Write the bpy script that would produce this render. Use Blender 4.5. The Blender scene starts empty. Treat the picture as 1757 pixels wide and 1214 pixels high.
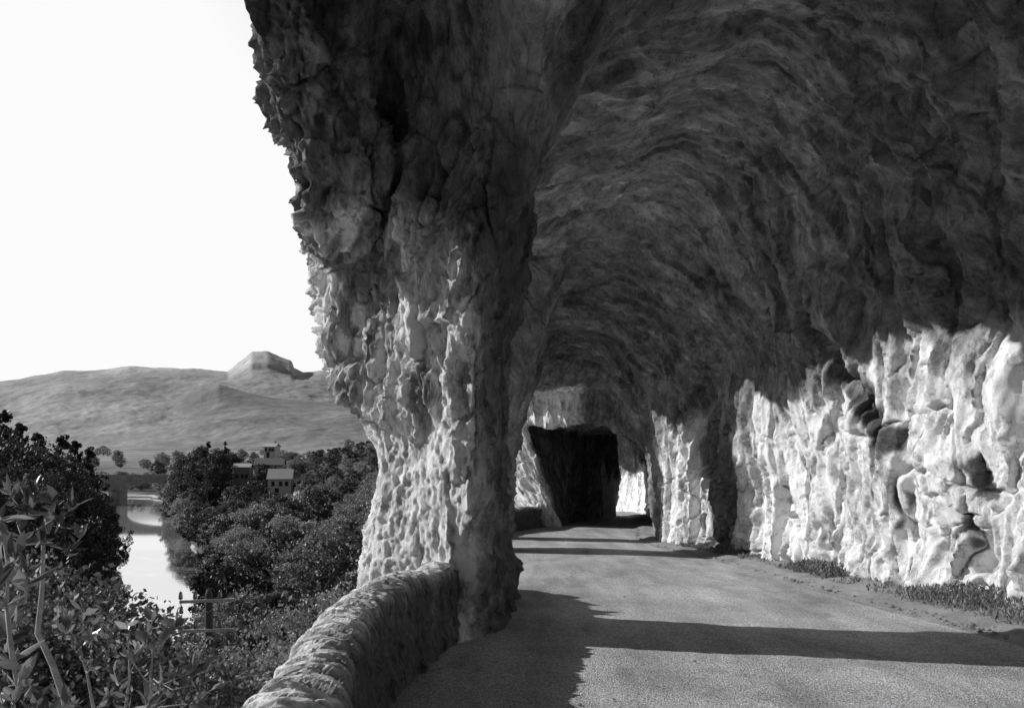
SKY=.17
QUAL=1.75
HAZE=0.0
import bpy, bmesh, math, random, sys
import numpy as np
from mathutils import Vector, Matrix, Euler
random.seed(7); RNG=np.random.default_rng(7)
scene=bpy.context.scene
COL=scene.collection
# ------------------------------------------------------------------ helpers
def tag(o,label=None,cat=None,group=None,kind=None):
    if label: o['label']=label
    if cat: o['category']=cat
    if group: o['group']=group
    if kind: o['kind']=kind
    return o
def link(o,parent=None):
    COL.objects.link(o)
    if parent is not None: o.parent=parent
    return o
def empty(name,loc=(0,0,0),rz=0.0):
    o=bpy.data.objects.new(name,None); o.location=loc; o.rotation_euler=(0,0,rz); o.empty_display_size=.3
    return link(o)
def mesh_obj(name,V,F,mat,parent=None,smooth=False):
    me=bpy.data.meshes.new(name)
    V=np.asarray(V,dtype=np.float32); 
    if isinstance(F,np.ndarray) and F.ndim==2:
        n=len(F); k=F.shape[1]
        me.vertices.add(len(V)); me.vertices.foreach_set('co',V.ravel())
        me.loops.add(n*k); me.loops.foreach_set('vertex_index',F.astype(np.int32).ravel())
        me.polygons.add(n); me.polygons.foreach_set('loop_start',np.arange(0,n*k,k,dtype=np.int32))
        me.update(calc_edges=True)
    else:
        me.from_pydata([tuple(map(float,v)) for v in V],[],[tuple(map(int,f)) for f in F])
    if smooth: me.polygons.foreach_set('use_smooth',np.ones(len(me.polygons),dtype=bool))
    me.validate(); me.update()
    if mat: me.materials.append(mat)
    o=bpy.data.objects.new(name,me)
    return link(o,parent)
_T=np.random.default_rng(11).random((64,64,64)).astype(np.float32)*2-1
def vnoise(x,y,z,lin=False):
    xi=np.floor(x).astype(np.int32); yi=np.floor(y).astype(np.int32); zi=np.floor(z).astype(np.int32)
    fx=(x-xi).astype(np.float32); fy=(y-yi).astype(np.float32); fz=(z-zi).astype(np.float32)
    if not lin: fx=fx*fx*(3-2*fx); fy=fy*fy*(3-2*fy); fz=fz*fz*(3-2*fz)
    x0=xi&63; x1=(xi+1)&63; y0=yi&63; y1=(yi+1)&63; z0=zi&63; z1=(zi+1)&63
    a=_T[x0,y0,z0]*(1-fx)+_T[x1,y0,z0]*fx; b=_T[x0,y1,z0]*(1-fx)+_T[x1,y1,z0]*fx
    c=_T[x0,y0,z1]*(1-fx)+_T[x1,y0,z1]*fx; d=_T[x0,y1,z1]*(1-fx)+_T[x1,y1,z1]*fx
    return (a*(1-fy)+b*fy)*(1-fz)+(c*(1-fy)+d*fy)*fz
def fbm(x,y,z,o=4,g=.5,ridge=False,lin=False):
    s=0;a=1;t=0
    for i in range(o):
        n=vnoise(x+17.3*i,y+5.1*i,z+9.7*i,lin)
        if ridge: n=1-2*np.abs(n)
        s=s+a*n; t+=a; a*=g
        x,y=(x*1.62-y*1.19)*1.03,(x*1.19+y*1.62)*1.03;z=z*2.03
    return s/t
def smin(a,b,k):
    h=np.clip(.5+.5*(b-a)/k,0,1); return b*(1-h)+a*h-k*h*(1-h)
def smax(a,b,k): return -smin(-a,-b,k)
def cells(x,y,z):
    """broken facets: every cell of a jittered lattice is a tilted plane"""
    xi=np.floor(x).astype(np.int32); yi=np.floor(y).astype(np.int32); zi=np.floor(z).astype(np.int32)
    fx=(x-xi).astype(np.float32); fy=(y-yi).astype(np.float32); fz=(z-zi).astype(np.float32)
    best=np.full(x.shape,9,dtype=np.float32); val=np.zeros(x.shape,dtype=np.float32); T=_T.ravel()
    for i in (-1,0,1):
        a=((xi+i)&63)*4096
        for j in (-1,0,1):
            b=a+((yi+j)&63)*64
            for k in (-1,0,1):
                c=b+((zi+k)&63)
                dx=fx-i-.5-.45*T[c]; dy=fy-j-.5-.45*T[(c+7919)&262143]; dz=fz-k-.5-.45*T[(c+15013)&262143]
                d=dx*dx+dy*dy+dz*dz; m=d<best
                if not m.any(): continue
                cm=c[m]; best[m]=d[m]
                val[m]=.5*T[(cm+31)&262143]+.9*(T[(cm+577)&262143]*dx[m]+T[(cm+991)&262143]*dy[m]+T[(cm+1777)&262143]*dz[m])
    return .55*val+.95*(np.sqrt(best)-.52)
def msk(w,f,*a):
    out=np.zeros(w.shape,dtype=np.float32); m=w>.02
    if m.any(): out[m]=f(*[q[m] for q in a])
    return out
def ip(x,xs,ys): return np.interp(x,xs,ys).astype(np.float32)
def sstep(a,b,x):
    t=np.clip((x-a)/(b-a),0,1); return t*t*(3-2*t)
def zroad(Y): return -.05*Y
# ------------------------------------------------------------------ the cliff with the road gallery cut into it
XR=([-14,5,10,13.3,17,20,22.5,25,27.5,30,33,38,42,50,54,58,62,70],[9.5,8.9,8.3,7.8,6.95,6.6,6.3,6.1,5.1,5.2,5.7,6.3,6.95,7.95,7.7,6.0,4,0])
CR=([-14,8,10,13,16,20,25,30,34,37,45],[10,9.7,9.4,9.0,8.5,7.9,6.9,5.75,4.8,4.2,3.6])
XO=([-14,11,13.8,15.2,30,34,36.5,38.4,39.5,46,50,59,62,70],[-3.7,-3.5,-3.0,-1.3,-1.3,-.8,.4,.3,-1.2,.5,3.2,3.0,-1,-6])
XE=([-14,0,6,9,11,13,15,20,34,38,42,50,60],[-1.6,-1.5,-1.75,-1.75,-2.2,-2.4,-2.2,-2.1,-2,-1.6,-.8,1.5,-2])
P1L=([-3,.03,1.37,2.1,2.42,2.48,2.9,3.26,3.9,4.52,5.2,5.86,6.2,6.72,7.3,7.9,9,12],[-2.5,-1.93,-1.88,-1.98,-2.05,-2.38,-2.5,-2.64,-2.62,-2.78,-3.0,-3.22,-3.35,-3.42,-3.4,-3.4,-3.4,-3.6])
P1L[1][-5:]=[-3.3,-2.95,-2.72,-2.6,-2.6]
for _i in range(len(P1L[0])):
    P1L[0][_i]=2+(P1L[0][_i]-2)*1.11; P1L[1][_i]*=1.11
P1R=([-3,3.6,4.9,6.6,7.4,7.8,8.6,10],[-.02,.02,.16,.66,1.0,1.3,2.4,5])
def base_sdf(X,Y,Z):
    # solid cliff
    zr=zroad(Y)
    xo=ip(Y,*XO); xe=ip(Y,*XE)
    out_hi=xo-.25*np.clip(Z-9,0,20)*0-X
    out_lo=(xe-.45*np.clip(zr-.2-Z,0,30))-X
    t=sstep(-.1,.5,Z-zr)
    cliff=out_lo*(1-t)+out_hi*t
    # gallery
    xr=ip(Y,*XR); cr=ip(Y,*CR); xl=-1.5
    xc=(xl+xr)/2+.2; a=xr-xc; h=cr-zr
    dx=X-xc; dz=Z-zr
    cl=np.clip(1-.0045*np.clip(-dx,0,4.6)**2,.6,1)
    cl=cl*(1+sstep(1.5,3.,-dx)*(.075*(fbm(Y*1.1,Y*0+.3,Y*0+.7,4,.65,lin=True))-.10*np.exp(-((Y-18.5)/.45)**2)-.05*np.exp(-((Y-20.6)/.35)**2)+.09*np.exp(-((Y-17.0)/.9)**2)))
    u=np.clip(dx,0,None)/a; w=np.clip(dz/(h*cl),0,None)
    n=2.25
    g=((u**n+w**n)**(1/n)-1)*np.minimum(a,h)*.95
    A=np.maximum(g,-dz-.65)
    yp=Y+.57*X
    A=smax(A,(yp-39.2)*.87,.15)
    # short closed tunnel
    xlB=ip(Y,[36,39,42,50,51.5,58,62,70],[2.0,2.15,2.9,5.95,5.7,2.5,0,-4]); 
    crB=ip(Y,[36,39,50,60,70],[2.55,2.5,2.4,2.6,2.0]); hB=crB-zr
    xcB=(xlB+xr)/2-.3; aB=xr-xcB
    uB=np.clip(X-xcB,0,None)/aB; wB=np.clip(dz/hB,0,None); nB=3.2
    gB=((uB**nB+wB**nB)**(1/nB)-1)*2.4; rB=.30*fbm(X*.9,Y*.5,Z*.9,3,.6,lin=True); gB=gB+rB
    B=smax(gB,(xlB-ip(Y,[36,40,47,70],[.36,.36,.02,.0])*dz-X)*.95+rB,.3)
    B=np.maximum(B,-dz-.65); B=np.maximum(B,(37-yp))
    W=np.maximum(np.maximum(X-xcB,np.maximum(51.5-Y,Y-58.)),np.maximum(dz-5.0,-dz-.65))
    B=np.minimum(B,W)
    rock=np.maximum(smax(cliff,-A,.25),-B)
    # pillars
    L=ip(Z,*P1L); R=ip(Z,*P1R)
    yf=ip(Z,[-1,0,3.5,4.6,6.3,8,9,11],[10.55,10.65,10.85,11.1,11.8,11.3,10.4,9.4])
    front=(-.63*(X+.35)-.777*(Y-yf))
    back=(Y+.28*X-ip(Z,[-2,1,4,8,11],[13.3,12.95,13.05,13.9,14.8]))*.96
    right=X-R
    cham=.92*(X+.35-np.clip(R,0,9))-.39*(Y-yf)
    chl=-.95*(X-L-.0)-.3*(Y-yf-1.6)
    P=smax(smax(smax(L-X,front,.15),smax(right,cham+ip(Z,[-1,.4,1.8],[.28,.22,0]),.3),.2),smax(back,chl,.25),.2)
    nose=(np.sqrt(((X+2.74)/.93)**2+((Y-12.4)/1.4)**2+((Z-7.6)/1.8)**2)-1)*1.0
    nose=smax(nose,L+.0-X,.15)
    P=smin(P,nose,.5)
    neck=(np.sqrt(((X+2.4)/.75)**2+((Y-12.5)/.8)**2+((Z-5.75)/1.15)**2)-1)*.8
    P=smin(P,neck,.3)
    rock=smin(rock,P,.4)
    v=Y+.25*X
    for (v0,v1,x0,x1) in ((24.6,26.5,-2.,-.25),(29.8,31.5,-1.9,-.05)):
        q=smax(np.maximum(v0-.12*np.clip(dz-2.5,0,9)-v,v-v1-.12*np.clip(dz-2.5,0,9)),np.maximum(x0-X,X-x1-.25*np.clip(dz-2.2,0,9)),.35)
        rock=smin(rock,q,.5)
    # rubble foot of the near pillar, reaching along the verge
    foot=(np.sqrt(((X+.85)/.62)**2+((Y-14)/2.6)**2+((Z+.9)/1.1)**2)-1)*.8
    rock=smin(rock,foot,.3)
    return rock
def cap(X,Y,Z,p,q,r0,r1):
    p=np.array(p,dtype=np.float32);q=np.array(q,dtype=np.float32);d=q-p;L=float(d@d)
    t=np.clip(((X-p[0])*d[0]+(Y-p[1])*d[1]+(Z-p[2])*d[2])/L,0,1)
    return np.sqrt((X-p[0]-t*d[0])**2+(Y-p[1]-t*d[1])**2+(Z-p[2]-t*d[2])**2)-(r0+(r1-r0)*t)
CARVE=[((5.85,18.5,5.3),(6.55,17.3,3.5),.18,.42),((6.6,17.2,3.45),(7.2,16.0,1.9),.42,.22),((7.25,15.8,1.0),(7.4,15.6,-.5),.08,.2),((7.5,14.9,1.9),(7.75,14.1,0),.08,.22),((7.75,13.95,1.7),(7.75,13.9,1.2),.3,.25),((6.7,14.2,6.1),(7.35,14.2,3.9),.2,.3),((6.35,21.0,1.9),(6.75,20.1,0),.05,.12),((6.0,24.4,3.),(6.2,24.4,-1.2),.25,.45)]   # (p,q,r0,r1)
RIBS=[]
def full_sdf(X,Y,Z,d0):
    """adds the large rock forms to the base distance"""
    d=d0
    for (p,q,r0,r1) in CARVE: d=smax(d,-cap(X,Y,Z,p,q,r0,r1),.2)
    zr=zroad(Y); right=sstep(3.6,5.4,X); far=sstep(36,38,Y)
    n=.34*fbm(X*.42,Y*.42,Z*.42,3)*(1-.8*far)
    q=Y+.30*Z+.35*vnoise(X*.5,Y*.5,Z*.7)
    fl=1-2*np.abs(vnoise(q*1.25,Z*.16+3,X*.1))
    n=n+right*.6*.24*fl*(1-far)
    out=sstep(0,-.8,X)*sstep(10,10.8,Y)*sstep(1.6,2.6,Z)
    n=n+out*.16*fbm(X*1.1+3,Y*1.1,Z*.5,2)
    return d-n*sstep(-.1,.12,Z-zr)
def crackf(a,b,c,w=.10):
    n=np.abs(vnoise(a,b,c)); return -sstep(w,0.,n)
def relief(V):
    """displacement along the smooth normal: broken facets, flutes, scallops and cracks"""
    X,Y,Z=[V[:,i].astype(np.float32) for i in range(3)]
    zr=zroad(Y); dz=Z-zr
    right=sstep(3.6,5.4,X)*sstep(60,50,Y); low=right*sstep(5.5,3.5,dz)
    pil=sstep(.0,-.5,X+.06*(Y-11))*sstep(9.8,10.6,Y)*sstep(40,36,Y)
    pl=pil*sstep(7.0,5.6,Z); up=pil-pl; nose=up*sstep(-1.9,-2.6,X)
    ins=1-np.clip(low+pil,0,1); ins=ins*sstep(9,11,X*0+Y)*.6+ins*.4
    q=Y+.22*Z+.30*vnoise(X*.5,Y*.5,Z*.35)
    D=np.zeros_like(X)
    # inner wall
    def wall(X,Y,Z,q):
        w1=.22*vnoise(Y*1.2,Z*.4,X*.7); w2=.2*vnoise(Y*4,Z*2.5,X*2)
        fl2=1-2*np.abs(vnoise((q+w1)*2.4+4,Z*.3,X*.2)); fl3=1-2*np.abs(vnoise((q+w2)*5.7,Z*.8,X*.4))
        c1=cells(q*1.7+w1,Z*.36+w1,X*.7); c2=cells((q+w2)*4.6,Z*.95+w2+4,X*1.6); c3=cells((q+w2)*11,Z*3.2,X*5)
        cr=crackf(q*1.0+w1,Z*.22,X*.3,.035)*.10+crackf(Y*.25+w1,Z*1.0+w2,X*.2,.025)*.07+crackf((q+w2)*2.9,Z*.7+3,X*.3,.05)*.05
        m=.35+.65*sstep(-.3,.4,vnoise(X*.8,Y*.8,Z*.5))
        return .19*fl2+.085*fl3+.06*c1+.06*c2*m+.03*c3+1.7*cr+.03*fbm(X*9,Y*9,Z*6,3,.6,lin=True)
    D+=np.maximum(low,right*.55)*msk(np.maximum(low,right*.55),wall,X,Y,Z,q)
    # weathered pillar
    def pilf(X,Y,Z):
        w=.22*vnoise(X*1.6,Y*1.6,Z*1.2); w2=.12*vnoise(X*5,Y*5,Z*4)
        c1=cells((X+w)*1.5,(Y+w)*1.5,Z*.6+w); c2=cells((X+w2)*3.7+3,(Y+w2)*3.7,Z*1.3+w); c3=cells((X+w2)*10,(Y+w2)*10,Z*5.5+w2*3)
        b=fbm((X+w)*3.2,(Y+w)*3.2,Z*1.3,4,.6,ridge=True,lin=True)
        cr=crackf((X+w)*1.3,(Y+w)*1.3,Z*.35,.04)*.14+crackf((X+w2)*3,(Y+w2)*3,Z*.9,.05)*.06
        lo=sstep(2.4,1.7,Z)*sstep(-.5,-.9,X)
        m=.25+.9*sstep(-.35,.45,vnoise(X*1.1+7,Y*1.1,Z*.6))
        return (.27*c1+.20*c2*m+.11*c3*m+.18*b+1.8*cr)*(1-.80*lo)+lo*(.045*cells((X+w2)*6,(Y+w2)*6,Z*4.5)+.02*c3)-.06
    P=msk(pil,pilf,X,Y,Z); D+=(pl+nose)*P+(up-nose)*P*.35
    # vault
    def vault(X,Y,Z):
        zr=zroad(Y); th=np.arctan2(Z-zr+.5,(X-2.4)*1.25)
        s=Y*.9+.22*(X-2.4)+1.0*vnoise(X*.3,Y*.3,Z*.3); r=np.sqrt((X-2.4)**2+(Z-zr)**2)*.35
        w=.35*vnoise(s*1.1,th*4,r+5); w2=.18*vnoise(s*3.5,th*12,r+9)
        bl=1-np.abs(vnoise(s*1.9,th*4.2,r))*2
        c1=cells(s*1.25+w,th*3.2+w,r); c2=cells(s*3.0+w2,th*9.5+w2,r*2); c3=cells(s*8+w2,th*28+w2,r*4)
        return .08*bl+.20*c1+.12*c2+.06*c3+.05*fbm(s*4,th*14,r,3,.6,ridge=True,lin=True)+.07*crackf(s*1.1+w,th*1.2+w2,r,.03)
    D+=ins*msk(ins,vault,X,Y,Z)
    far=sstep(36.5,37.5,Y+.57*X); D*=(1-.2*far)
    D*=sstep(-.1,.1,dz)*.85+.15
    return D
def refine(V,Q,k):
    """bilinear k x k subdivision of a quad mesh, then displacement along interpolated normals"""
    n=len(V)
    e1=V[Q[:,2]]-V[Q[:,0]]; e2=V[Q[:,3]]-V[Q[:,1]]; fn=np.cross(e1,e2)
    N=np.zeros((n,3)); 
    for c in range(4):
        for a in range(3): N[:,a]+=np.bincount(Q[:,c],fn[:,a],n)
    N/=np.linalg.norm(N,axis=1)[:,None]+1e-9
    # smooth the normals and, lightly, the vertices
    E=np.vstack([Q[:,[0,1]],Q[:,[1,2]],Q[:,[2,3]],Q[:,[3,0]]]); 
    deg=np.bincount(E.ravel(),minlength=n).astype(float)[:,None]
    def lap(A):
        B=np.zeros_like(A)
        for a in range(3): B[:,a]=np.bincount(E[:,0],A[E[:,1],a],n)+np.bincount(E[:,1],A[E[:,0],a],n)
        return B/deg
    V=V.astype(float)
    for _ in range(3): N=N*.4+lap(N)*.6
    V=V*.6+lap(V)*.4
    N/=np.linalg.norm(N,axis=1)[:,None]+1e-9
    Es=np.sort(E,axis=1); key=Es[:,0].astype(np.int64)*n+Es[:,1]; uk,inv=np.unique(key,return_inverse=True)
    ea=(uk//n).astype(np.int64); eb=(uk%n).astype(np.int64); ne=len(uk); nq=len(Q)
    ts=np.arange(1,k)/k; A=np.hstack([V,N])
    EV=(A[ea][:,None,:]*(1-ts)[None,:,None]+A[eb][:,None,:]*ts[None,:,None]).reshape(-1,6)
    uu,vv=np.meshgrid(ts,ts,indexing='ij'); uu=uu.ravel();vv=vv.ravel()
    a,b,c,d=[A[Q[:,i]][:,None,:] for i in range(4)]
    IV=(a*((1-uu)*(1-vv))[None,:,None]+b*(uu*(1-vv))[None,:,None]+c*(uu*vv)[None,:,None]+d*((1-uu)*vv)[None,:,None]).reshape(-1,6)
    ALL=np.vstack([A,EV,IV])
    G=np.zeros((nq,k+1,k+1),dtype=np.int64)      # index grid [u][v]; corners a(0,0) b(1,0) c(1,1) d(0,1)
    G[:,0,0]=Q[:,0];G[:,k,0]=Q[:,1];G[:,k,k]=Q[:,2];G[:,0,k]=Q[:,3]
    inv=inv.reshape(4,nq)
    for ei,(p,r) in enumerate(((0,1),(1,2),(2,3),(3,0))):
        flip=Q[:,p]>Q[:,r]; base=n+inv[ei]*(k-1)
        for j in range(1,k):
            idx=np.where(flip,base+(k-j)-1,base+j-1)
            if ei==0: G[:,j,0]=idx
            elif ei==1: G[:,k,j]=idx
            elif ei==2: G[:,k-j,k]=idx
            else: G[:,0,k-j]=idx
    b0=n+ne*(k-1)
    for i in range(1,k):
        for j in range(1,k): G[:,i,j]=b0+np.arange(nq)*(k-1)**2+(i-1)*(k-1)+(j-1)
    F=np.stack([G[:,:-1,:-1],G[:,1:,:-1],G[:,1:,1:],G[:,:-1,1:]],3).reshape(-1,4)
    P=ALL[:,:3]; Nn=ALL[:,3:]; Nn=Nn/(np.linalg.norm(Nn,axis=1)[:,None]+1e-9)
    D=relief(P)
    return (P+Nn*D[:,None]).astype(np.float32),F,P.astype(np.float32),D.astype(np.float32)
def grid_axis(segs):
    out=[segs[0][0]]
    for (a,b,s) in segs:
        k=max(1,int(round((b-a)/s))); out+=list(np.linspace(a,b,k+1)[1:])
    return np.array(out,dtype=np.float32)
def build_cliff(Q=1.0):
    gx=grid_axis([(-12,-4.2,.6),(-4.2,-3.8,.15*Q),(-3.8,.6,.055*Q),(.6,5,.085*Q),(5,8.6,.07*Q),(8.6,10,.3),(10,14,1.5)])
    gy=grid_axis([(-14,2,1.),(2,8,.3),(8,10.4,.12*Q),(10.4,14,.055*Q),(14,22,.075*Q),(22,34,.1*Q),(34,44,.14*Q),(44,64,.25*Q),(64,68,1)])
    gz=grid_axis([(-26,-4,1.5),(-4,-2.5,.3),(-2.5,-1.4,.12*Q),(-1.4,6.8,.065*Q),(6.8,9.6,.085*Q),(9.6,11,.3),(11,26,1.5)])
    nx,ny,nz=len(gx),len(gy),len(gz)
    F=np.empty((nx,ny,nz),dtype=np.float32)
    for i in range(nx):
        Y,Z=np.meshgrid(gy,gz,indexing='ij'); X=np.full_like(Y,gx[i])
        d=base_sdf(X,Y,Z).astype(np.float32)
        m=(np.abs(d)<.95)
        if m.any(): d[m]=full_sdf(X[m],Y[m],Z[m],d[m])
        F[i]=d
    F[0]=F[-1]=9;F[:,0]=9;F[:,-1]=9;F[:,:,0]=9;F[:,:,-1]=9
    S=F<0
    # surface nets
    c=np.zeros((nx-1,ny-1,nz-1),dtype=np.int8)
    for i in (0,1):
        for j in (0,1):
            for k in (0,1): c+=S[i:nx-1+i,j:ny-1+j,k:nz-1+k]
    act=(c>0)&(c<8)
    I,J,K=np.nonzero(act); N=len(I)
    idx=np.full(act.shape,-1,dtype=np.int32); idx[I,J,K]=np.arange(N)
    P=np.zeros((N,3),dtype=np.float32); W=np.zeros(N,dtype=np.float32)
    C=[(a,b,d) for a in (0,1) for b in (0,1) for d in (0,1)]
    for p in C:
        for ax in range(3):
            if p[ax]==1: continue
            q=list(p); q[ax]=1
            f0=F[I+p[0],J+p[1],K+p[2]]; f1=F[I+q[0],J+q[1],K+q[2]]
            m=(f0<0)!=(f1<0)
            t=np.where(m,f0/np.where(f0==f1,1,f0-f1),0)
            for a in range(3):
                v=p[a]+(t if a==ax else 0)
                P[:,a]+=np.where(m,v,0)
            W+=m
    P/=W[:,None]
    def co(g,i,t): return g[i]*(1-t)+g[i+1]*t
    V=np.stack([co(gx,I,P[:,0]),co(gy,J,P[:,1]),co(gz,K,P[:,2])],1)
    quads=[]
    for ax in range(3):
        o1=[0,0,0];o2=[0,0,0];b,cx=(ax+1)%3,(ax+2)%3
        sl0=[slice(1,n-1) for n in (nx,ny,nz)]; sl1=list(sl0)
        sl0[ax]=slice(0,(nx,ny,nz)[ax]-1); sl1[ax]=slice(1,(nx,ny,nz)[ax])
        a0=S[tuple(sl0)];a1=S[tuple(sl1)]
        e=np.nonzero(a0!=a1); inside=a0[e]
        g=[e[0]+(0 if ax==0 else 1),e[1]+(0 if ax==1 else 1),e[2]+(0 if ax==2 else 1)]
        def at(db,dc):
            h=[g[0].copy(),g[1].copy(),g[2].copy()]; h[b]-=db; h[cx]-=dc
            return idx[h[0],h[1],h[2]]
        q=np.stack([at(0,0),at(1,0),at(1,1),at(0,1)],1)
        q[~inside]=q[~inside][:,::-1]
        quads.append(q)
    Q4=np.concatenate(quads); Q4=Q4[(Q4>=0).all(1)]
    return V,Q4
# ------------------------------------------------------------------ materials (all neutral greys: the photograph is black and white)
def new_mat(name):
    m=bpy.data.materials.new(name); m.use_nodes=True; nt=m.node_tree; nt.nodes.clear()
    return m,nt
def nd(nt,t,**k):
    n=nt.nodes.new(t)
    for a,b in k.items():
        if a in n.inputs.keys(): pass
        setattr(n,a,b)
    return n
def sv(v): return (v,v,v,1)
class NB:
    """tiny node builder"""
    def __init__(s,name):
        s.m,s.nt=new_mat(name); s.L=s.nt.links
        s.out=s.nt.nodes.new('ShaderNodeOutputMaterial'); s.b=s.nt.nodes.new('ShaderNodeBsdfPrincipled')
        s.L.new(s.b.outputs[0],s.out.inputs[0]); s.b.inputs['Roughness'].default_value=.9
        s.b.inputs['Specular IOR Level'].default_value=.25
        s.tc=s.nt.nodes.new('ShaderNodeTexCoord')
    def coord(s,scale=(1,1,1),src='Object',warp=None):
        mp=s.nt.nodes.new('ShaderNodeMapping'); mp.inputs['Scale'].default_value=scale
        s.L.new(s.tc.outputs[src] if warp is None else warp,mp.inputs[0]); return mp.outputs[0]
    def noise(s,co,scale,detail=6,rough=.6,dist=0,typ=None):
        n=s.nt.nodes.new('ShaderNodeTexNoise'); n.inputs['Scale'].default_value=scale; n.inputs['Detail'].default_value=detail
        n.inputs['Roughness'].default_value=rough; n.inputs['Distortion'].default_value=dist
        if typ: n.noise_type=typ
        s.L.new(co,n.inputs['Vector']); return n.outputs[0]
    def voro(s,co,scale,feat='F1'):
        n=s.nt.nodes.new('ShaderNodeTexVoronoi'); n.feature=feat; n.inputs['Scale'].default_value=scale
        s.L.new(co,n.inputs['Vector']); return n.outputs[0]
    def mr(s,v,a,b,c,d):
        n=s.nt.nodes.new('ShaderNodeMapRange'); 
        for i,x in enumerate((a,b,c,d)): n.inputs[i+1].default_value=x
        s.L.new(v,n.inputs[0]); return n.outputs[0]
    def m2(s,op,a,b):
        n=s.nt.nodes.new('ShaderNodeMath'); n.operation=op
        for i,x in enumerate((a,b)):
            if hasattr(x,'links') or hasattr(x,'is_linked'): s.L.new(x,n.inputs[i])
            else: n.inputs[i].default_value=x
        return n.outputs[0]
    def grey(s,v): s.L.new(v,s.b.inputs['Base Color'])
    def bump(s,h,strength=1,dist=.05,prev=None):
        n=s.nt.nodes.new('ShaderNodeBump'); n.inputs['Strength'].default_value=strength; n.inputs['Distance'].default_value=dist
        s.L.new(h,n.inputs['Height'])
        if prev is not None: s.L.new(prev,n.inputs['Normal'])
        s.L.new(n.outputs[0],s.b.inputs['Normal']); return n.outputs[0]
    def attr(s,name):
        n=s.nt.nodes.new('ShaderNodeAttribute'); n.attribute_name=name; return n.outputs['Fac']
def mat_rock():
    k=NB('limestone')
    at=k.nt.nodes.new('ShaderNodeAttribute'); at.attribute_name='flow'; fl=at.outputs['Vector']
    ins=k.attr('ins')
    def mix(a,b):
        n=k.nt.nodes.new('ShaderNodeMix'); n.data_type='FLOAT'; k.L.new(ins,n.inputs[0]); k.L.new(a,n.inputs[2]); k.L.new(b,n.inputs[3]); return n.outputs[0]
    a=k.coord((1,1,.5)); f1=k.coord((1,.8,.8),warp=fl)
    c1=mix(k.noise(a,.9,8,.65,.5),k.noise(f1,1.3,8,.7,.4)); c2=mix(k.noise(a,5,8,.72,.4),k.noise(f1,4.0,9,.8,.3))
    v=k.m2('MULTIPLY',k.mr(c1,.35,.65,.75,1.3),k.mr(c2,.34,.66,.36,1.7)); 
    cr=k.noise(k.coord((1,1,.35)),1.3,5,.6,1.2); cr=k.m2('ABSOLUTE',k.m2('SUBTRACT',cr,.5),0); v=k.m2('MULTIPLY',v,k.mr(cr,.0,.012,.55,1))
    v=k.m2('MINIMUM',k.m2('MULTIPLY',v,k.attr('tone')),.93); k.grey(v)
    h0=mix(k.noise(a,2.2,9,.7,.3,'RIDGED_MULTIFRACTAL'),k.noise(f1,1.6,9,.7,.3,'RIDGED_MULTIFRACTAL'))
    h1=mix(k.noise(a,8,10,.75,.4),k.noise(f1,6,10,.75,.6)); h2=k.noise(k.coord(),34,8,.75)
    p=k.bump(h0,.6,.04); p=k.bump(h1,1,.07,p); k.bump(h2,1,.025,p)
    return k.m
def mat_asphalt():
    k=NB('old_asphalt'); c=k.coord()
    n1=k.noise(c,.35,5,.6,.5); n2=k.noise(c,38,5,.85); n3=k.voro(c,55); n4=k.noise(k.coord((1,.12,1)),1.6,5,.6)
    v=k.mr(n1,.3,.7,.68,1.2); v=k.m2('MULTIPLY',v,k.mr(n4,.3,.7,.7,1.15)); v=k.m2('MULTIPLY',v,k.mr(n2,.38,.62,.35,1.6)); v=k.m2('MULTIPLY',v,k.mr(n3,.1,.7,1.25,.65))
    ck=k.m2('ABSOLUTE',k.m2('SUBTRACT',k.noise(c,.8,7,.7,1.5),.5),0); v=k.m2('MULTIPLY',v,k.mr(ck,0,.006,.6,1)); pt=k.noise(k.coord((1,.5,1)),.9,3,.5,1); v=k.m2('MULTIPLY',v,k.mr(pt,.56,.60,1,.84)); v=k.m2('MULTIPLY',v,.56); k.grey(v)
    p=k.bump(k.noise(c,3,6,.6),.6,.03); p=k.bump(n3,.9,.012,p); k.bump(n2,.8,.012,p)
    return k.m
def mat_soil(name='soil',base=.16):
    k=NB(name); c=k.coord(); n=k.noise(c,2,8,.7); n2=k.noise(c,30,6,.75)
    v=k.m2('MULTIPLY',k.mr(n,.3,.7,.6,1.3),k.mr(n2,.3,.7,.6,1.3)); k.grey(k.m2('MULTIPLY',v,base)); k.bump(n2,1,.03); return k.m
def mat_leaf(name,base=.07,var=.5,rough=.5,trans=.25,spec=.4):
    k=NB(name); k.b.inputs['Roughness'].default_value=rough; k.b.inputs['Specular IOR Level'].default_value=spec
    g=k.nt.nodes.new('ShaderNodeNewGeometry'); r=g.outputs['Random Per Island']
    oi=k.nt.nodes.new('ShaderNodeObjectInfo')
    v=k.m2('MULTIPLY',k.mr(r,0,1,1-var,1+var),k.mr(oi.outputs['Random'],0,1,.5,1.55)); v=k.m2('MULTIPLY',v,base); k.grey(v)
    if trans:
        t=k.nt.nodes.new('ShaderNodeBsdfTranslucent'); k.L.new(k.m2('MULTIPLY',v,1.3),t.inputs[0])
        mx=k.nt.nodes.new('ShaderNodeMixShader'); mx.inputs[0].default_value=trans
        k.L.new(k.b.outputs[0],mx.inputs[1]); k.L.new(t.outputs[0],mx.inputs[2]); k.L.new(mx.outputs[0],k.out.inputs[0])
    return k.m
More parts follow.
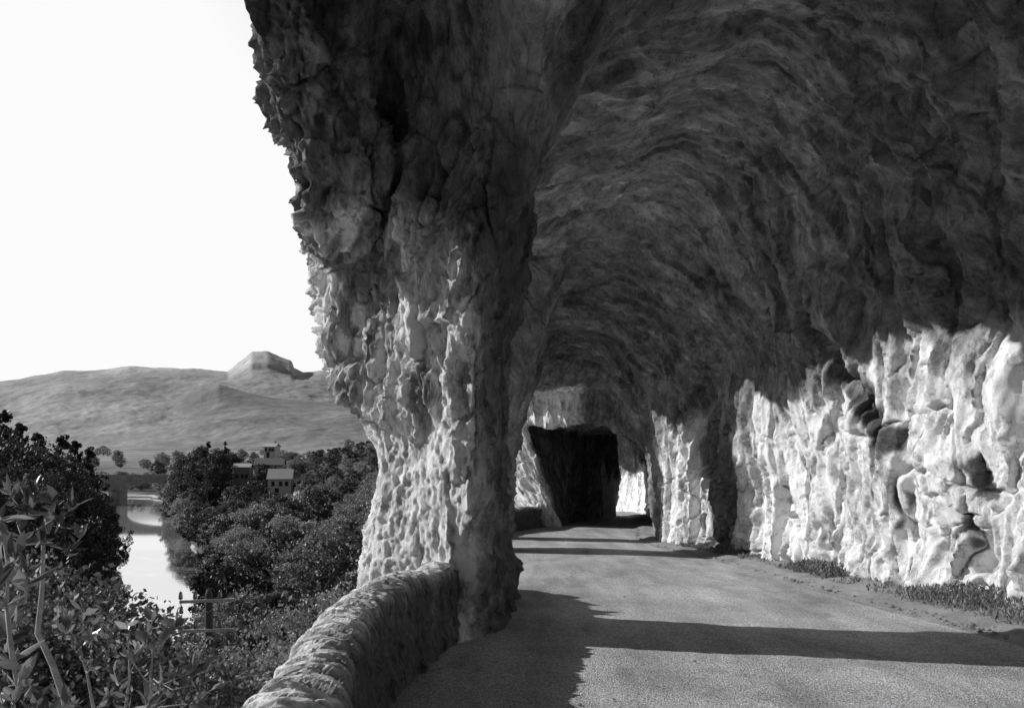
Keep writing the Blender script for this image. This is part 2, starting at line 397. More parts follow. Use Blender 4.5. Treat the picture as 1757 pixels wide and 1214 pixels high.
def mat_plain(name,base,rough=.85,nscale=4,amt=.2,bump=0,spec=.25):
    k=NB(name); k.b.inputs['Roughness'].default_value=rough; k.b.inputs['Specular IOR Level'].default_value=spec
    n=k.noise(k.coord(),nscale,6,.65); k.grey(k.m2('MULTIPLY',k.mr(n,.3,.7,1-amt,1+amt),base))
    if bump: k.bump(n,1,bump)
    return k.m
def mat_parapet():
    k=NB('mossy_masonry'); c=k.coord()
    n1=k.noise(c,2.2,8,.7,.6); n2=k.noise(c,14,8,.75,.3)
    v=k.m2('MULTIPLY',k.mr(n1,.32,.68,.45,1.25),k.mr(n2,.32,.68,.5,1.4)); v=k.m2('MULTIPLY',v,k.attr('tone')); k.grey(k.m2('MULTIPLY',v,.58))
    p=k.bump(n2,1,.04); k.bump(k.noise(c,55,5,.7),.8,.012,p); return k.m
M={}
M['rock']=mat_rock(); M['asphalt']=mat_asphalt(); M['soil']=mat_soil('gravel',.30); M['parapet']=mat_parapet()
# ------------------------------------------------------------------ build the cliff
Vb,Fb=build_cliff(QUAL); print('base',len(Vb))
Vc,Fc,Vs,Dc=refine(Vb,Fb,3)
cliff=mesh_obj('cliff',Vc,Fc,M['rock']); tag(cliff,'grey limestone cliff with the road gallery and its rough pillars cut through it','cliff',kind='structure')
def cliff_tone(V):
    X,Y,Z=V[:,0],V[:,1],V[:,2]; zr=zroad(Y); dz=Z-zr
    right=sstep(3.6,5.4,X); hb=ip(Y,[11,13,15,21,27,35,60],[3.6,4.1,4.1,3.5,3.1,2.5,2.4]); low=right*sstep(.5,-.3,dz-hb+.8*vnoise(Y*1.6,X*.4,Z*.4))  # low/hb: wall pale up to the sunlit edge, shade above it painted in
    out=sstep(.0,-.55,X+.06*(Y-11)); portal=sstep(37,38,Y+.57*X)*sstep(40.3,39.8,Y+.57*X)*sstep(3.3,2.6,X)  # portal: sunlit part of the tunnel face painted paler
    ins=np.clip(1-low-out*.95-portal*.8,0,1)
    dark=out*sstep(10,10.8,Y)*sstep(4.9,5.9,Z+.55*(X+2.9)+.7*vnoise(X*1.5,Y*1.5,Z*.8))  # shadow of the overhang painted on the upper pillar
    t=1.0-.765*ins-.78*dark  # shade of the gallery interior and under the overhang goes into the colour
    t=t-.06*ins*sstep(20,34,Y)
    t=t*(1-.8*low*sstep(23.0,23.4,Y+.15*Z)*sstep(25.6,25.2,Y+.1*Z))*(1-.8*low*sstep(28.9,29.3,Y)*sstep(48,46,Y))  # shadow gaps between the sunlit wall patches painted dark
    xc=2.4; th=np.arctan2(Z-zr+.5,(X-xc)*1.25); s=Y*.9+.22*(X-xc)+1.2*vnoise(X*.3,Y*.3,Z*.3)
    st=fbm(s*2.6,th*9,Z*.4,5,.6)
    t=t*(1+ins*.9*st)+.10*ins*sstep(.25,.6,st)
    cav=sstep(-.26,.0,Dc); t=t*(1-.72*(1-cav)*np.clip(low+out,0,1))*(1-.5*(1-cav)*ins)  # shade in crevices painted from the relief depth
    stn=sstep(.25,.6,vnoise(Y*.9+.3*Z,Z*.12,X*.1)+.4*vnoise(Y*3,Z*.5,X)); t=t*(1-.38*low*stn)
    for (p,q_,r) in (((6.0,18.4,5.2),(6.57,17.24,3.5),.5),((6.57,17.24,3.5),(7.1,16.0,2.0),.42),((7.2,15.85,1.6),(7.3,15.6,-.4),.10),((7.34,14.84,1.9),(7.6,14.2,.2),.12),((7.6,13.95,1.6),(7.65,13.88,1.2),.24),((6.33,21.0,1.9),(6.6,20.1,0),.09),((6.9,16.3,3.0),(7.1,15.9,.4),.10),((6.5,19.4,2.4),(6.7,18.9,-.2),.08)):
        c=cap(X+.18*vnoise(X*3,Y*3,Z*2),Y+.18*vnoise(Y*3,X*3,Z*2),Z,p,q_,r,r); t=t*(1-.85*low*sstep(.06,-.05,c))  # shade along the diagonal groove and fissures painted dark
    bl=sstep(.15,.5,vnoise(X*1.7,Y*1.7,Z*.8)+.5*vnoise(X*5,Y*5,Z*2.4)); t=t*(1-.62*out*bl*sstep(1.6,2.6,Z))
    t=t*(1-.55*sstep(-.62,-.35,X)*sstep(1.5,.8,X)*sstep(9.5,10.3,Y)*sstep(17,15,Y)*sstep(6.5,5,Z))  # shaded inner side of the near pillar darkened in colour
    return np.clip(t,.05,1.05).astype(np.float32)
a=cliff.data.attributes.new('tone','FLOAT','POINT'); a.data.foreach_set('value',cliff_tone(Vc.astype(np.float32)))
def cliff_flow(V):
    X,Y,Z=V[:,0],V[:,1],V[:,2]; zr=zroad(Y); th=np.arctan2(Z-zr+.5,(X-2.4)*1.25)
    s=Y*.9+.22*(X-2.4)+1.0*vnoise(X*.3,Y*.3,Z*.3); r=np.sqrt((X-2.4)**2+(Z-zr)**2)
    ins=sstep(-.3,.6,X)*sstep(39,37,Y+.57*X)
    return np.stack([s,th*4.5,r*.6],1).astype(np.float32),ins.astype(np.float32)
fl,ii=cliff_flow(Vc.astype(np.float32))
a=cliff.data.attributes.new('flow','FLOAT_VECTOR','POINT'); a.data.foreach_set('vector',fl.ravel())
a=cliff.data.attributes.new('ins','FLOAT','POINT'); a.data.foreach_set('value',ii)
print('cliff verts',len(Vc))
# ------------------------------------------------------------------ road and verge
RE=([-14,5,8.5,10.9,14,17,20,23,27,31,36,42,50,55,60,64],[8.3,7.4,6.9,6.45,6.1,5.85,5.6,5.35,4.55,4.6,5.3,6.0,7.0,6.6,4.2,2])
RL=([-14,34,38,42,50,51.5,58,64],[-1.6,-1.6,0,1.6,4.6,4.6,1,-6])
def road_mesh():
    ys=np.concatenate([np.arange(-14,6,.5),np.arange(6,30,.2),np.arange(30,64.1,.5)]); nu=40; V=[];F=[]
    for y in ys:
        l=float(np.interp(y,*RL))-.25; r=float(np.interp(y,*RE))+.08*math.sin(y*2.1)+.05*math.sin(y*5.3+1)+.05*math.sin(y*11)
        for i in range(nu+1):
            t=i/nu; x=l+(r-l)*t
            z=zroad(y)+.035*(1-(2*t-1)**2)-.035+.008*math.sin(x*1.7+y*.9)
            V.append((x,y,z))
    n=nu+1
    F=[(a*n+b,a*n+b+1,(a+1)*n+b+1,(a+1)*n+b) for a in range(len(ys)-1) for b in range(nu)]
    return V,F
V,F=road_mesh(); road=mesh_obj('road',V,F,M['asphalt'],smooth=True); tag(road,'pale worn asphalt road running through the rock gallery','road',kind='structure')
def verge_mesh():
    ys=np.arange(-14,64.01,.15); nu=14; V=[];F=[]
    for y in ys:
        l=float(np.interp(y,*RE))-.25; r=float(np.interp(y,*XR))+.7
        for i in range(nu+1):
            t=i/nu; x=l+(r-l)*t
            z=zroad(y)-.03+.05*min(1,t*5)+.10*t+(.05*float(vnoise(np.array([x*2.5]),np.array([y*2.5]),np.array([0.]))[0]) if t>.12 else 0)
            V.append((x,y,z))
    n=nu+1
    F=[(a*n+b,a*n+b+1,(a+1)*n+b+1,(a+1)*n+b) for a in range(len(ys)-1) for b in range(nu)]
    return V,F
V,F=verge_mesh(); verge=mesh_obj('verge',V,F,M['soil'],smooth=True); tag(verge,'strip of gravel and soil between the road and the rock wall','verge',kind='structure')
# ------------------------------------------------------------------ parapet walls: swept rounded profile with stones set on edge
def parapet(path,width,height,name,label,ds=.016,nu=90,seed=0.):
    P=[Vector((p[0],p[1],0)) for p in path]
    # Catmull-Rom resample
    pts=[]
    for i in range(len(P)-1):
        p0=P[max(i-1,0)];p1=P[i];p2=P[i+1];p3=P[min(i+2,len(P)-1)]
        m=max(2,int((p2-p1).length/ds))
        for j in range(m):
            t=j/m; pts.append(.5*((2*p1)+(p2-p0)*t+(2*p0-5*p1+4*p2-p3)*t*t+(3*p1-p0-3*p2+p3)*t**3))
    pts.append(P[-1])
    A=np.array([[p.x,p.y] for p in pts]); T=np.gradient(A,axis=0); T/=np.linalg.norm(T,axis=1)[:,None]
    Nn=np.stack([T[:,1],-T[:,0]],1)     # towards the road (right)
    s=np.concatenate([[0],np.cumsum(np.linalg.norm(np.diff(A,axis=0),axis=1))])
    # profile: down the outside, over the rounded top, down the inside
    prof=[];w=width/2
    for i in range(nu+1):
        t=i/nu
        if t<.28: prof.append((-w-.10*(1-t/.28),-.9+(height-.22+.9)*t/.28,0))
        elif t<.70:
            a=math.pi*(1-(t-.28)/.42); prof.append((w*math.cos(a),height-.22+.22*math.sin(a)**.8,1))
        else: prof.append((w+.03*(t-.7)/.3,height-.22-(height-.22+.3)*(t-.7)/.3,0))
    prof=np.array(prof); nn=np.gradient(prof[:,:2],axis=0); nn=np.stack([-nn[:,1],nn[:,0]],1); nn/=np.linalg.norm(nn,axis=1)[:,None]
    S,U=np.meshgrid(s,np.linspace(0,1,nu+1),indexing='ij')
    px=prof[:,0][None,:]+0*S; pz=prof[:,1][None,:]+0*S; top=np.clip(1-np.abs(U-.49)/.24,0,1)
    # stones on edge: slanted ridges across the coping
    q=S*1.0+.35*px+.09*vnoise(S*1.3+seed,px*2,pz*2)
    rid=1-np.abs(vnoise(q*9+seed,px*1.6,S*.4))*2
    rid2=1-np.abs(vnoise(q*23+seed,px*4,S*.8+5))*2
    side=fbm(S*3.2,pz*5.5,px*0+seed,4,.6)
    q2=fbm(S*9,px*9,pz*9+seed,3)
    g1=np.minimum(1,np.abs(vnoise(q*8+seed,px*1.8,S*.4))*5)**.6; g2=np.minimum(1,np.abs(vnoise(q*19+seed,px*4,S*.8+5))*4)**.6
    cs=cells((q*6.5).astype(np.float32),(px*6+seed).astype(np.float32),(pz*3).astype(np.float32)); cs2=cells((S*3.2).astype(np.float32),(px*0+seed).astype(np.float32),(pz*6).astype(np.float32))
    disp=sstep(0,.6,top)*(.055*g1+.03*g2-.05+.02*cs)+.035*side+(1-sstep(0,.5,top))*.05*cs2+.03*q2+.06*vnoise(S*.8+seed,px,pz*.5)
    X=A[:,0][:,None]+Nn[:,0][:,None]*(px+disp*(-nn[:,0])[None,:]*-1); Yy=A[:,1][:,None]+Nn[:,1][:,None]*(px+disp*nn[:,0][None,:])
    Z=pz+disp*nn[:,1][None,:]+zroad(Yy)
    V=np.stack([X,Yy,Z],2).reshape(-1,3); n=nu+1
    a=np.arange(len(s)-1)[:,None]*n+np.arange(nu)[None,:]; F=np.stack([a,a+n,a+n+1,a+1],2).reshape(-1,4)
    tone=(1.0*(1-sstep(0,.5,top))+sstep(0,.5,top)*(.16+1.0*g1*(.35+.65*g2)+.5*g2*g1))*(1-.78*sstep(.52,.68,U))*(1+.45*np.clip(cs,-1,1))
    # grooves darker with moss; inner half darkened by moss and painted shade
    k=len(V); V=np.vstack([V]); F=F.tolist()
    F.append([int(i) for i in range(n)][::-1]); F.append([int((len(s)-1)*n+i) for i in range(n)])
    o=mesh_obj(name,V,F,M['parapet'],smooth=False)
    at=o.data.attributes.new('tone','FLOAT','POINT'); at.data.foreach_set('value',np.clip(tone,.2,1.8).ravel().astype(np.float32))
    return tag(o,label,'parapet')
CEN=[(-.85,-6),(-.85,0),(-.9,2.5),(-1.03,4.05),(-1.16,5.16),(-1.3,6.5),(-1.38,7.7),(-1.3,9.0),(-1.15,9.84),(-.93,11.0),(-.85,12.0)]
par=parapet(CEN,.48,.95,'stone_parapet','curving stone parapet with rounded mossy coping, leading from the foreground to the near pillar')
par2=parapet([(-1.7,13.6),(-1.75,18),(-1.7,23.8)],.5,.9,'stone_parapet','low stone parapet hidden in the first bay behind the near rock pillar',ds=.06,nu=40,seed=3.3)
par3=parapet([(-1.7,31.5),(-1.2,33.5),(.1,35.6),(1.0,38.2),(2.0,40.2)],.5,.9,'stone_parapet','distant low stone parapet in shadow at the foot of the sunlit tunnel jamb',ds=.05,nu=40,seed=7.7)
# ------------------------------------------------------------------ valley: ground sheet, river, mountain
XB=([-200,0,40,60,100,116,150,200,240,280,313,340,352],[-30,-22,-24,-26.5,-34.5,-39.5,-50.5,-74,-94,-111,-124,-138,-150])
XBL=([-200,0,60,100,150,180,200,240,270,290],[-70,-58,-56,-62,-79,-90,-100,-122,-150,-600])
GS=([-200,0,40,70,100,150,200,250,300,352],[1.,1.,.7,.45,.35,.23,.22,.26,.26,.15])
def ground_h(X,Y):
    X=np.asarray(X,dtype=np.float32);Y=np.asarray(Y,dtype=np.float32)
    d=X-ip(Y,*XB); e=ip(Y,*XBL)-X
    nz=fbm(X*.06,Y*.06,X*0,4)*np.clip(d/8,0,1)*1.6
    hr=-22.6+.9*np.clip(d,0,1.5)+np.clip(d,0,None)*ip(Y,*GS)+nz
    hr=np.minimum(hr,ip(Y,[-200,0,14,60,150,300,352,420],[-1.6,-1.6,-2.6,-6,-8,-4,-12,-18])+nz*.3)
    hl=-22.6+.8*np.clip(e,0,2)+.06*np.clip(e,0,60)+.4*fbm(X*.05,Y*.05,X*0+3,3)*np.clip(e/6,0,1)
    far=-22.6+np.clip((Y-350-4*np.sin(X*.04))*.5,-3,1.6)+.004*np.clip(Y-356,0,600)
    h=np.where(d>0,hr,np.where(e>0,hl,-25.))
    h=np.where(Y>346,np.maximum(np.where(d>0,hr,-99),far),h)
    t=sstep(352,440,Y); h=h*(1-t)+np.maximum(far,-20.6)*t
    return h
gx=np.array([-9000,-5000,-2500,-1200,-700]+list(np.arange(-500,-140,8))+list(np.arange(-140,12,2.))+[20,60,300,1500,5000,9000],dtype=np.float32)
gy=np.array([-600,-150]+list(np.arange(-40,400,2.5))+list(np.arange(400,800,20))+[1000,1400,2000,3500,6000,12000],dtype=np.float32)
GX,GY=np.meshgrid(gx,gy,indexing='ij'); H=ground_h(GX,GY)
ny=len(gy); a=np.arange(len(gx)-1)[:,None]*ny+np.arange(ny-1)[None,:]
def mat_ground():
    k=NB('rough_grass_ground'); c=k.coord(); n=k.noise(c,.02,6,.65); n2=k.noise(c,.6,6,.7)
    g=k.nt.nodes.new('ShaderNodeSeparateXYZ'); k.L.new(k.tc.outputs['Object'],g.inputs[0])
    bank=k.m2('MULTIPLY',k.mr(g.outputs[2],-21.9,-21.5,0,1),k.mr(g.outputs[2],-21.2,-20.9,1,0)); bank=k.m2('MULTIPLY',bank,k.mr(g.outputs[1],300,346,0,1))
    far=k.mr(g.outputs[1],380,900,0,.20)
    v=k.m2('MULTIPLY',k.mr(n,.35,.65,.6,1.3),k.mr(n2,.3,.7,.7,1.3)); v=k.m2('MULTIPLY',v,k.m2('ADD',far,.07)); v=k.m2('ADD',v,k.m2('MULTIPLY',bank,.45)); k.grey(v); k.bump(n2,1,.4); return k.m
ground=mesh_obj('ground',np.stack([GX,GY,H],2).reshape(-1,3),np.stack([a,a+ny,a+ny+1,a+1],2).reshape(-1,4),mat_ground(),smooth=True)
tag(ground,'valley floor and wooded slope beside the river','ground',kind='structure')
k=NB('river_water'); k.b.inputs['Base Color'].default_value=sv(.03); k.b.inputs['Roughness'].default_value=.045; k.b.inputs['Specular IOR Level'].default_value=1.0; k.b.inputs['IOR'].default_value=1.6
k.b.inputs['Metallic'].default_value=.8; k.b.inputs['Base Color'].default_value=sv(.85)
k.bump(k.noise(k.coord((1,.5,1)),.5,4,.6),.10,.05); M['water']=k.m
wv=[(-900,-200,-22),(20,-200,-22),(20,362,-22),(-900,362,-22)]
river=mesh_obj('river',wv,[(0,1,2,3)],M['water']); tag(river,'calm pale river reflecting the sky','river',kind='structure')
# mountain range
def mountain(name,label,ridge,Yr,Yf,tone,amp,seed,Yb):
    px=[r[0] for r in ridge]; hz=[(750-r[1])/1500*Yr+2 for r in ridge]; xs=[(p-878)/1500*Yr for p in px]
    gx=np.arange(min(xs),max(xs),Yr/1500*3.0); t=np.linspace(0,1.35,260)
    GX,T=np.meshgrid(gx,t,indexing='ij'); GYm=Yf+(Yr-Yf)*T
    r1=np.interp(gx,xs,hz)+22; sg=170/(gx[1]-gx[0]); kk=np.exp(-.5*(np.arange(-int(3*sg),int(3*sg)+1)/sg)**2); kk/=kk.sum()
    rb=np.convolve(np.pad(r1,int(3*sg),mode='edge'),kk,'valid')
    w=sstep(.72,.985,T+.03*fbm(GX*.012+seed,T*8,GX*0,3)); R=rb[:,None]*(1-w)+r1[:,None]*w
    prof=np.where(T<1,np.clip(T,0,1)**1.25,1-(T-1)*1.5)
    n=fbm(GX*.005+seed,GYm*.005,GX*0,5,.55)*1.6; n2=fbm(GX*.02+seed,GYm*.02,GX*0,5,.6,lin=True)
    Hm=R*prof-22+amp*n*np.sin(np.clip(T,0,1)*math.pi)+amp*.35*n2*np.clip(T,0,1)
    # steep crag under the summit
    lift=sstep(262,300,R+14*n2)*sstep(.85,.885,T+.02*n2)*sstep(1.2,1.0,T)
    Hm=Hm+lift*R*(1-prof)*.25
    ny=len(t); a=np.arange(len(gx)-1)[:,None]*ny+np.arange(ny-1)[None,:]
    k=NB(name+'_slope'); c=k.coord(); v=k.m2('MULTIPLY',k.mr(k.noise(c,.004,8,.65),.38,.62,.75,1.2),k.mr(k.noise(k.coord((1,.5,1)),.03,9,.8,.6),.36,.64,.7,1.3)); v=k.m2('MULTIPLY',v,k.mr(k.noise(c,.06,5,.8),.62,.74,1.,1.5))
    if seed<2:
        g=k.nt.nodes.new('ShaderNodeSeparateXYZ'); k.L.new(k.tc.outputs['Object'],g.inputs[0])
        v=k.m2('MULTIPLY',v,k.mr(g.outputs[2],195,235,1,1.5))
    k.grey(k.m2('MULTIPLY',v,tone))
    o=mesh_obj(name,np.stack([GX*(GYm/Yr),GYm,Hm],2).reshape(-1,3),np.stack([a,a+ny,a+ny+1,a+1],2).reshape(-1,4),k.m,smooth=True)
    return tag(o,label,'mountain',kind='structure')
mountain('mountain','long hazy ridge ending in a flat topped rocky crag',[(-420,690),(-200,672),(0,655),(60,645),(104,636),(150,635),(222,628),(300,631),(390,636),(408,621),(420,612),(432,602),(458,602),(482,612),(500,618),(504,630),(520,639),(548,636),(580,640),(640,655),(800,668),(1100,690)],3000,1500,.29,14,.7,0)
mountain('hill','nearer smooth wooded spur below the crag',[(60,776),(150,758),(200,735),(250,708),(310,678),(345,664),(375,659),(420,672),(480,684),(560,690),(640,692),(800,700),(1000,730)],2300,1300,.21,10,4.1,0)
# ------------------------------------------------------------------ trees
def quads_from(C,N,U,size,asp=.6):
    """leaf quads: centres C, unit long axis U, side axis N"""
    L=(size*.5)[:,None]; a=C-U*L; b=C+N*L*asp; c=C+U*L; d=C-N*L*asp
    V=np.stack([a,b,c,d],1).reshape(-1,3); F=np.arange(len(C)*4).reshape(-1,4); return V,F
def rand_unit(n,rng):
    v=rng.normal(size=(n,3)); return v/np.linalg.norm(v,axis=1)[:,None]
def crown_mesh(name,shape,H,R,nclump,nleaf,leaf,seed,base=.25):
    rng=np.random.default_rng(seed); C=[]
    for i in range(nclump):
        for _ in range(30):
            t=rng.random(); 
            if shape=='cone': r=R*(1-t)**.8*(.5+.5*rng.random()**.4)
            elif shape=='poplar': r=R*math.sin(math.pi*min(1,(t*.9+.1)))**.6*rng.random()**.5
            else: r=R*max(0,1-abs(2*t-1)**2.6)**.5*(.35+.65*rng.random()**.45)
            ang=rng.random()*2*math.pi
            r*=1+.30*math.sin(3*ang+seed+t*5)+.22*math.sin(5*ang+seed*2+t*9)
            z=H*(base+(1-base)*t*(1+.06*math.sin(4*ang+seed)))
            break
        cr=R*(.13+.17*rng.random())*(1 if shape=='round' else .8)
        m=int(nleaf*(.5+rng.random()))
        p=rand_unit(m,rng)*(rng.random(m)**.4)[:,None]*cr*np.array([1,1,.75])
        C.append(p+np.array([r*math.cos(ang),r*math.sin(ang),z]))
    C=np.vstack(C); n=len(C); U=rand_unit(n,rng); W=np.cross(U,rand_unit(n,rng)); W/=np.linalg.norm(W,axis=1)[:,None]
    return quads_from(C,W,U,leaf*(.6+.8*rng.random(n)),.65)
def tube(path,radii,n=6):
    V=[];F=[]
    for i,(p,r) in enumerate(zip(path,radii)):
        p=Vector(p); d=(Vector(path[min(i+1,len(path)-1)])-Vector(path[max(i-1,0)])).normalized()
        x=d.cross(Vector((.31,.95,.1))).normalized(); y=d.cross(x)
        for j in range(n):
            a=2*math.pi*j/n; V.append(p+(x*math.cos(a)+y*math.sin(a))*r)
    for i in range(len(path)-1):
        for j in range(n): F.append((i*n+j,i*n+(j+1)%n,(i+1)*n+(j+1)%n,(i+1)*n+j))
    F.append(tuple(range(n))[::-1]); F.append(tuple((len(path)-1)*n+j for j in range(n)))
    return [tuple(v) for v in V],F
class MB:
    def __init__(s): s.V=[];s.F=[]
    def add(s,V,F):
        o=len(s.V); s.V+=[tuple(v) for v in V]; s.F+=[tuple(int(i)+o for i in f) for f in F]; return s
    def box(s,c,d,rz=0):
        x,y,z=d[0]/2,d[1]/2,d[2]/2; V=[(a,b,e) for a in(-x,x) for b in(-y,y) for e in(-z,z)]
        R=Matrix.Rotation(rz,3,'Z'); V=[tuple(R@Vector(v)+Vector(c)) for v in V]
        return s.add(V,[(0,1,3,2),(4,6,7,5),(0,4,5,1),(2,3,7,6),(0,2,6,4),(1,5,7,3)])
    def tube(s,p,r,n=8): return s.add(*tube(p,r,n))
    def obj(s,name,mat,parent=None,smooth=False): return mesh_obj(name,s.V,s.F,mat,parent,smooth)
def trunk_mesh(H,R,seed,limbs=6):
    rr=random.Random(seed); mb=MB(); r0=H*.022+.04
    path=[(0,0,-1.2)]+[(rr.uniform(-.03,.03)*H*t,rr.uniform(-.03,.03)*H*t,H*t) for t in (.15,.35,.55,.75,.9)]
    mb.tube(path,[r0*1.2,r0,r0*.85,r0*.65,r0*.4,r0*.15])
    for i in range(limbs):
        t=rr.uniform(.3,.75); a=rr.random()*6.28; L=R*rr.uniform(.5,.9)
        p0=(0,0,H*t); p1=(math.cos(a)*L*.5,math.sin(a)*L*.5,H*t+L*.35); p2=(math.cos(a)*L,math.sin(a)*L,H*t+L*.6)
        mb.tube([p0,p1,p2],[r0*.45,r0*.3,r0*.1],5)
    return mb
M['leafdark']=mat_leaf('dark_foliage',.045,.5,.55,.2); M['leafmid']=mat_leaf('mid_foliage',.19,.6,.5,.25); M['leafpale']=mat_leaf('pale_foliage',.27,.6,.5,.25)
M['bark']=mat_plain('bark',.10,.9,6,.4,.02)
PROTO={}
def proto(key,shape,H,R,nc,nl,leaf,seed,mat,base=.25,limbs=6):
    V,F=crown_mesh(key,shape,H,R,nc,nl,leaf,seed,base)
    me=bpy.data.meshes.new('crown'); n=len(F)
    o=mesh_obj('crown',V,F,M[mat]); t=trunk_mesh(H,R,seed,limbs).obj('trunk',M['bark'])
    cm,tm=o.data,t.data; bpy.data.objects.remove(o); bpy.data.objects.remove(t); PROTO[key]=(cm,tm)
for i in range(3):
    proto('round%d'%i,'round',8,3.6,130,70,.28,10+i,'leafmid',.12)
    proto('pale%d'%i,'round',6,2.8,130,80,.17,20+i,'leafpale',.05)
    proto('dark%d'%i,'round',17,6.0,200,80,.42,30+i,'leafdark',.12)
    proto('bush%d'%i,'round',2.6,1.5,120,90,.065,40+i,'leafmid',.05,4)
proto('spire0','cone',19,3.4,130,45,.5,50,'leafdark',.08); proto('spire1','poplar',18,2.6,120,45,.5,51,'leafdark',.08)
proto('dround','round',8,3.9,90,45,.42,17,'leafdark',.15)
def place_tree(key,x,y,s,name,label,cat,group,z=None,sz=None):
    cm,tm=PROTO[key]; z=float(ground_h([x],[y])[0]) if z is None else z
    e=empty(name,(x,y,z),random.random()*6.28); e.scale=(s,s,s*(sz or random.uniform(.9,1.15)))
    tag(e,label,cat,group)
    for nm,me in (('crown',cm),('trunk',tm)): link(bpy.data.objects.new(nm,me),e)
    return e
rr=random.Random(5)
def X_at(px,Y): return (px-878)/1500*Y
KEEP=[(440,548,195,262)]   # sight line kept open in front of the houses (px range, depth range)
cnt=0
# wooded slope right of the river
Y=44.
taken=[]
tries=0
while cnt<235 and tries<9000:
    tries+=1
    Y=40+270*rr.random()**.75; px=rr.uniform(250,690); X=X_at(px,Y)
    xb=float(np.interp(Y,*XB))
    if X<xb+1.0: continue
    if px<350 and Y<140 and 750+1500*(2-float(ground_h([X],[Y])[0])-6.5*.8)/Y<1075: continue
    if 440<px<520 and 200<Y<243: continue
    if 395<px<450 and 232<Y<262: continue
    if 315<px<400 and 196<Y<226: continue
    s=.55+.010*min(Y,80)*.8+rr.random()*.25
    if any((X-a)**2+(Y-b)**2<(2.1*(s+c))**2 for a,b,c in taken): continue
    taken.append((X,Y,s)); cnt+=1
    q=rr.random()
    if q<(.45 if Y>180 else .22): key='dround'
    elif q<.62: key='round%d'%rr.randrange(3)
    else: key='pale%d'%rr.randrange(3)
    if Y<120: lab,grp='leafy bushy tree on the near slope between the parapet and the river','trees on the near slope'
    else: lab,grp='leafy tree in the wood on the far slope right of the river','trees on the far slope'
    place_tree(key,X,Y,s*(.62 if Y<80 else .74)*(.85 if Y>180 else 1)*(.78 if px>500 and Y>170 else 1),'bushy_tree' if Y<120 else 'broadleaf_tree',lab,'tree',grp)
# overhanging waterside trees
for i,Yb in enumerate(np.linspace(150,300,24)):
    xb=float(np.interp(Yb,*XB)); place_tree(['dround','round0','round2'][i%3],xb+3.0+rr.random()*2,Yb,.6+.35*rr.random(),'waterside_tree','dark leafy tree overhanging the right bank of the river','tree','trees along the right bank')
# tall dark group beside the bridge
for i,(px,Yb,top,key) in enumerate([(318,262,783,'dark0'),(345,256,772,'dark1'),(356,262,758,'spire1'),(372,250,775,'dark2'),(386,262,764,'spire0'),(330,246,800,'dark1'),(362,240,798,'dark0'),(398,270,780,'dark2')]):
    X=X_at(px,Yb); g=float(ground_h([X],[Yb])[0]); Ht=2-(top-750)/1500*Yb-g; h0={'d':17,'s':18.5}[key[0]]
    place_tree(key,X,Yb,Ht/h0*(.8),'tall_tree','tall dark tree in the clump between the bridge and the houses','tree','tall trees beside the bridge',sz=1.25)
# left bank
left=[(-30,150,735),(8,150,742),(40,140,724),(58,165,728),(20,190,726),(95,150,745),(130,155,748),(150,175,758),(172,180,768),(75,120,760),(30,110,770),(-20,105,770),(120,125,775),(150,140,790),(168,186,800),(176,186,822),(182,170,845),(-10,75,800),(35,75,815),(85,88,815),(120,98,830),(160,118,830),(190,140,850),(205,150,880),(180,120,880),(150,100,890),(206,160,925),(196,140,955)]
for i,(px,Yb,top) in enumerate(left):
    X=X_at(px,Yb); g=float(ground_h([X],[Yb])[0]); g=max(g,-22.); Ht=2-(top-750)/1500*Yb-g
    sp=i in(0,2,3,4); key=('spire%d'%(i%2) if sp else 'dark%d'%(i%3)); h0=18.5 if sp else 17.3
    if i in (5,6,7,8,13,15,17): key='spire1'; h0=18.5; sp=True
    s=Ht/h0; X-=6*max(s,.3)*.85*(.75 if not sp else .4)
    lab='dark spire shaped tree rising in the left bank mass' if sp else 'dark tree in the dense mass on the left river bank'
    place_tree(key,X,Yb,max(s,.3)*(.85 if not sp else 1),'spire_tree' if sp else 'riverside_tree',lab,'tree','spire shaped left bank trees' if sp else 'left bank trees',z=g,sz=1/.85 if not sp else 1)
# small trees on the plain behind the bridge
for i in range(22):
    px=rr.uniform(165,310); Yb=rr.uniform(362,420); X=X_at(px,Yb)
    place_tree('round%d'%(i%3),X,Yb,.55+.35*rr.random(),'small_tree','small grey tree on the far bank behind the bridge','tree','far bank trees')
place_tree('dark1',X_at(271,430),430,.62,'lone_tree','single taller tree standing on the plain behind the bridge','tree',None)
# field hedges in the far valley
hb=[]
for i in range(60):
    px=rr.uniform(120,640); Yb=rr.choice([620,760,980])+rr.uniform(-20,20)
    place_tree('round%d'%(i%3),X_at(px,Yb),Yb,.7+.6*rr.random(),'hedge_tree','tiny hedge tree in the distant valley fields','tree','hedge trees in the distant fields')
# ------------------------------------------------------------------ undergrowth on the near slope
rng=np.random.default_rng(3)
n=300000; Yu=7+120*rng.random(n)**1.5; Xu=(rng.uniform(150,700,n)-878)/1500*Yu; Xu=np.minimum(Xu,-2.3-.0*Yu)
ok=Xu>np.interp(Yu,*XB)+.3; Xu,Yu=Xu[ok],Yu[ok]; n=len(Xu)
cl=fbm(Xu*.45,Yu*.45,Xu*0,3).astype(np.float64); hgt=np.clip(.7+1.5*cl,.1,2.6)*np.clip(Yu/25,.5,1.2)
Zu=ground_h(Xu,Yu)+hgt*rng.random(n)**.35
C=np.stack([Xu,Yu,Zu],1)+rng.normal(size=(n,3))*.06; U=rand_unit(n,rng); W=np.cross(U,rand_unit(n,rng)); W/=np.linalg.norm(W,axis=1)[:,None]
V,F=quads_from(C,W,U,(.05+.0028*Yu)*(.6+.8*rng.random(n)),.6)
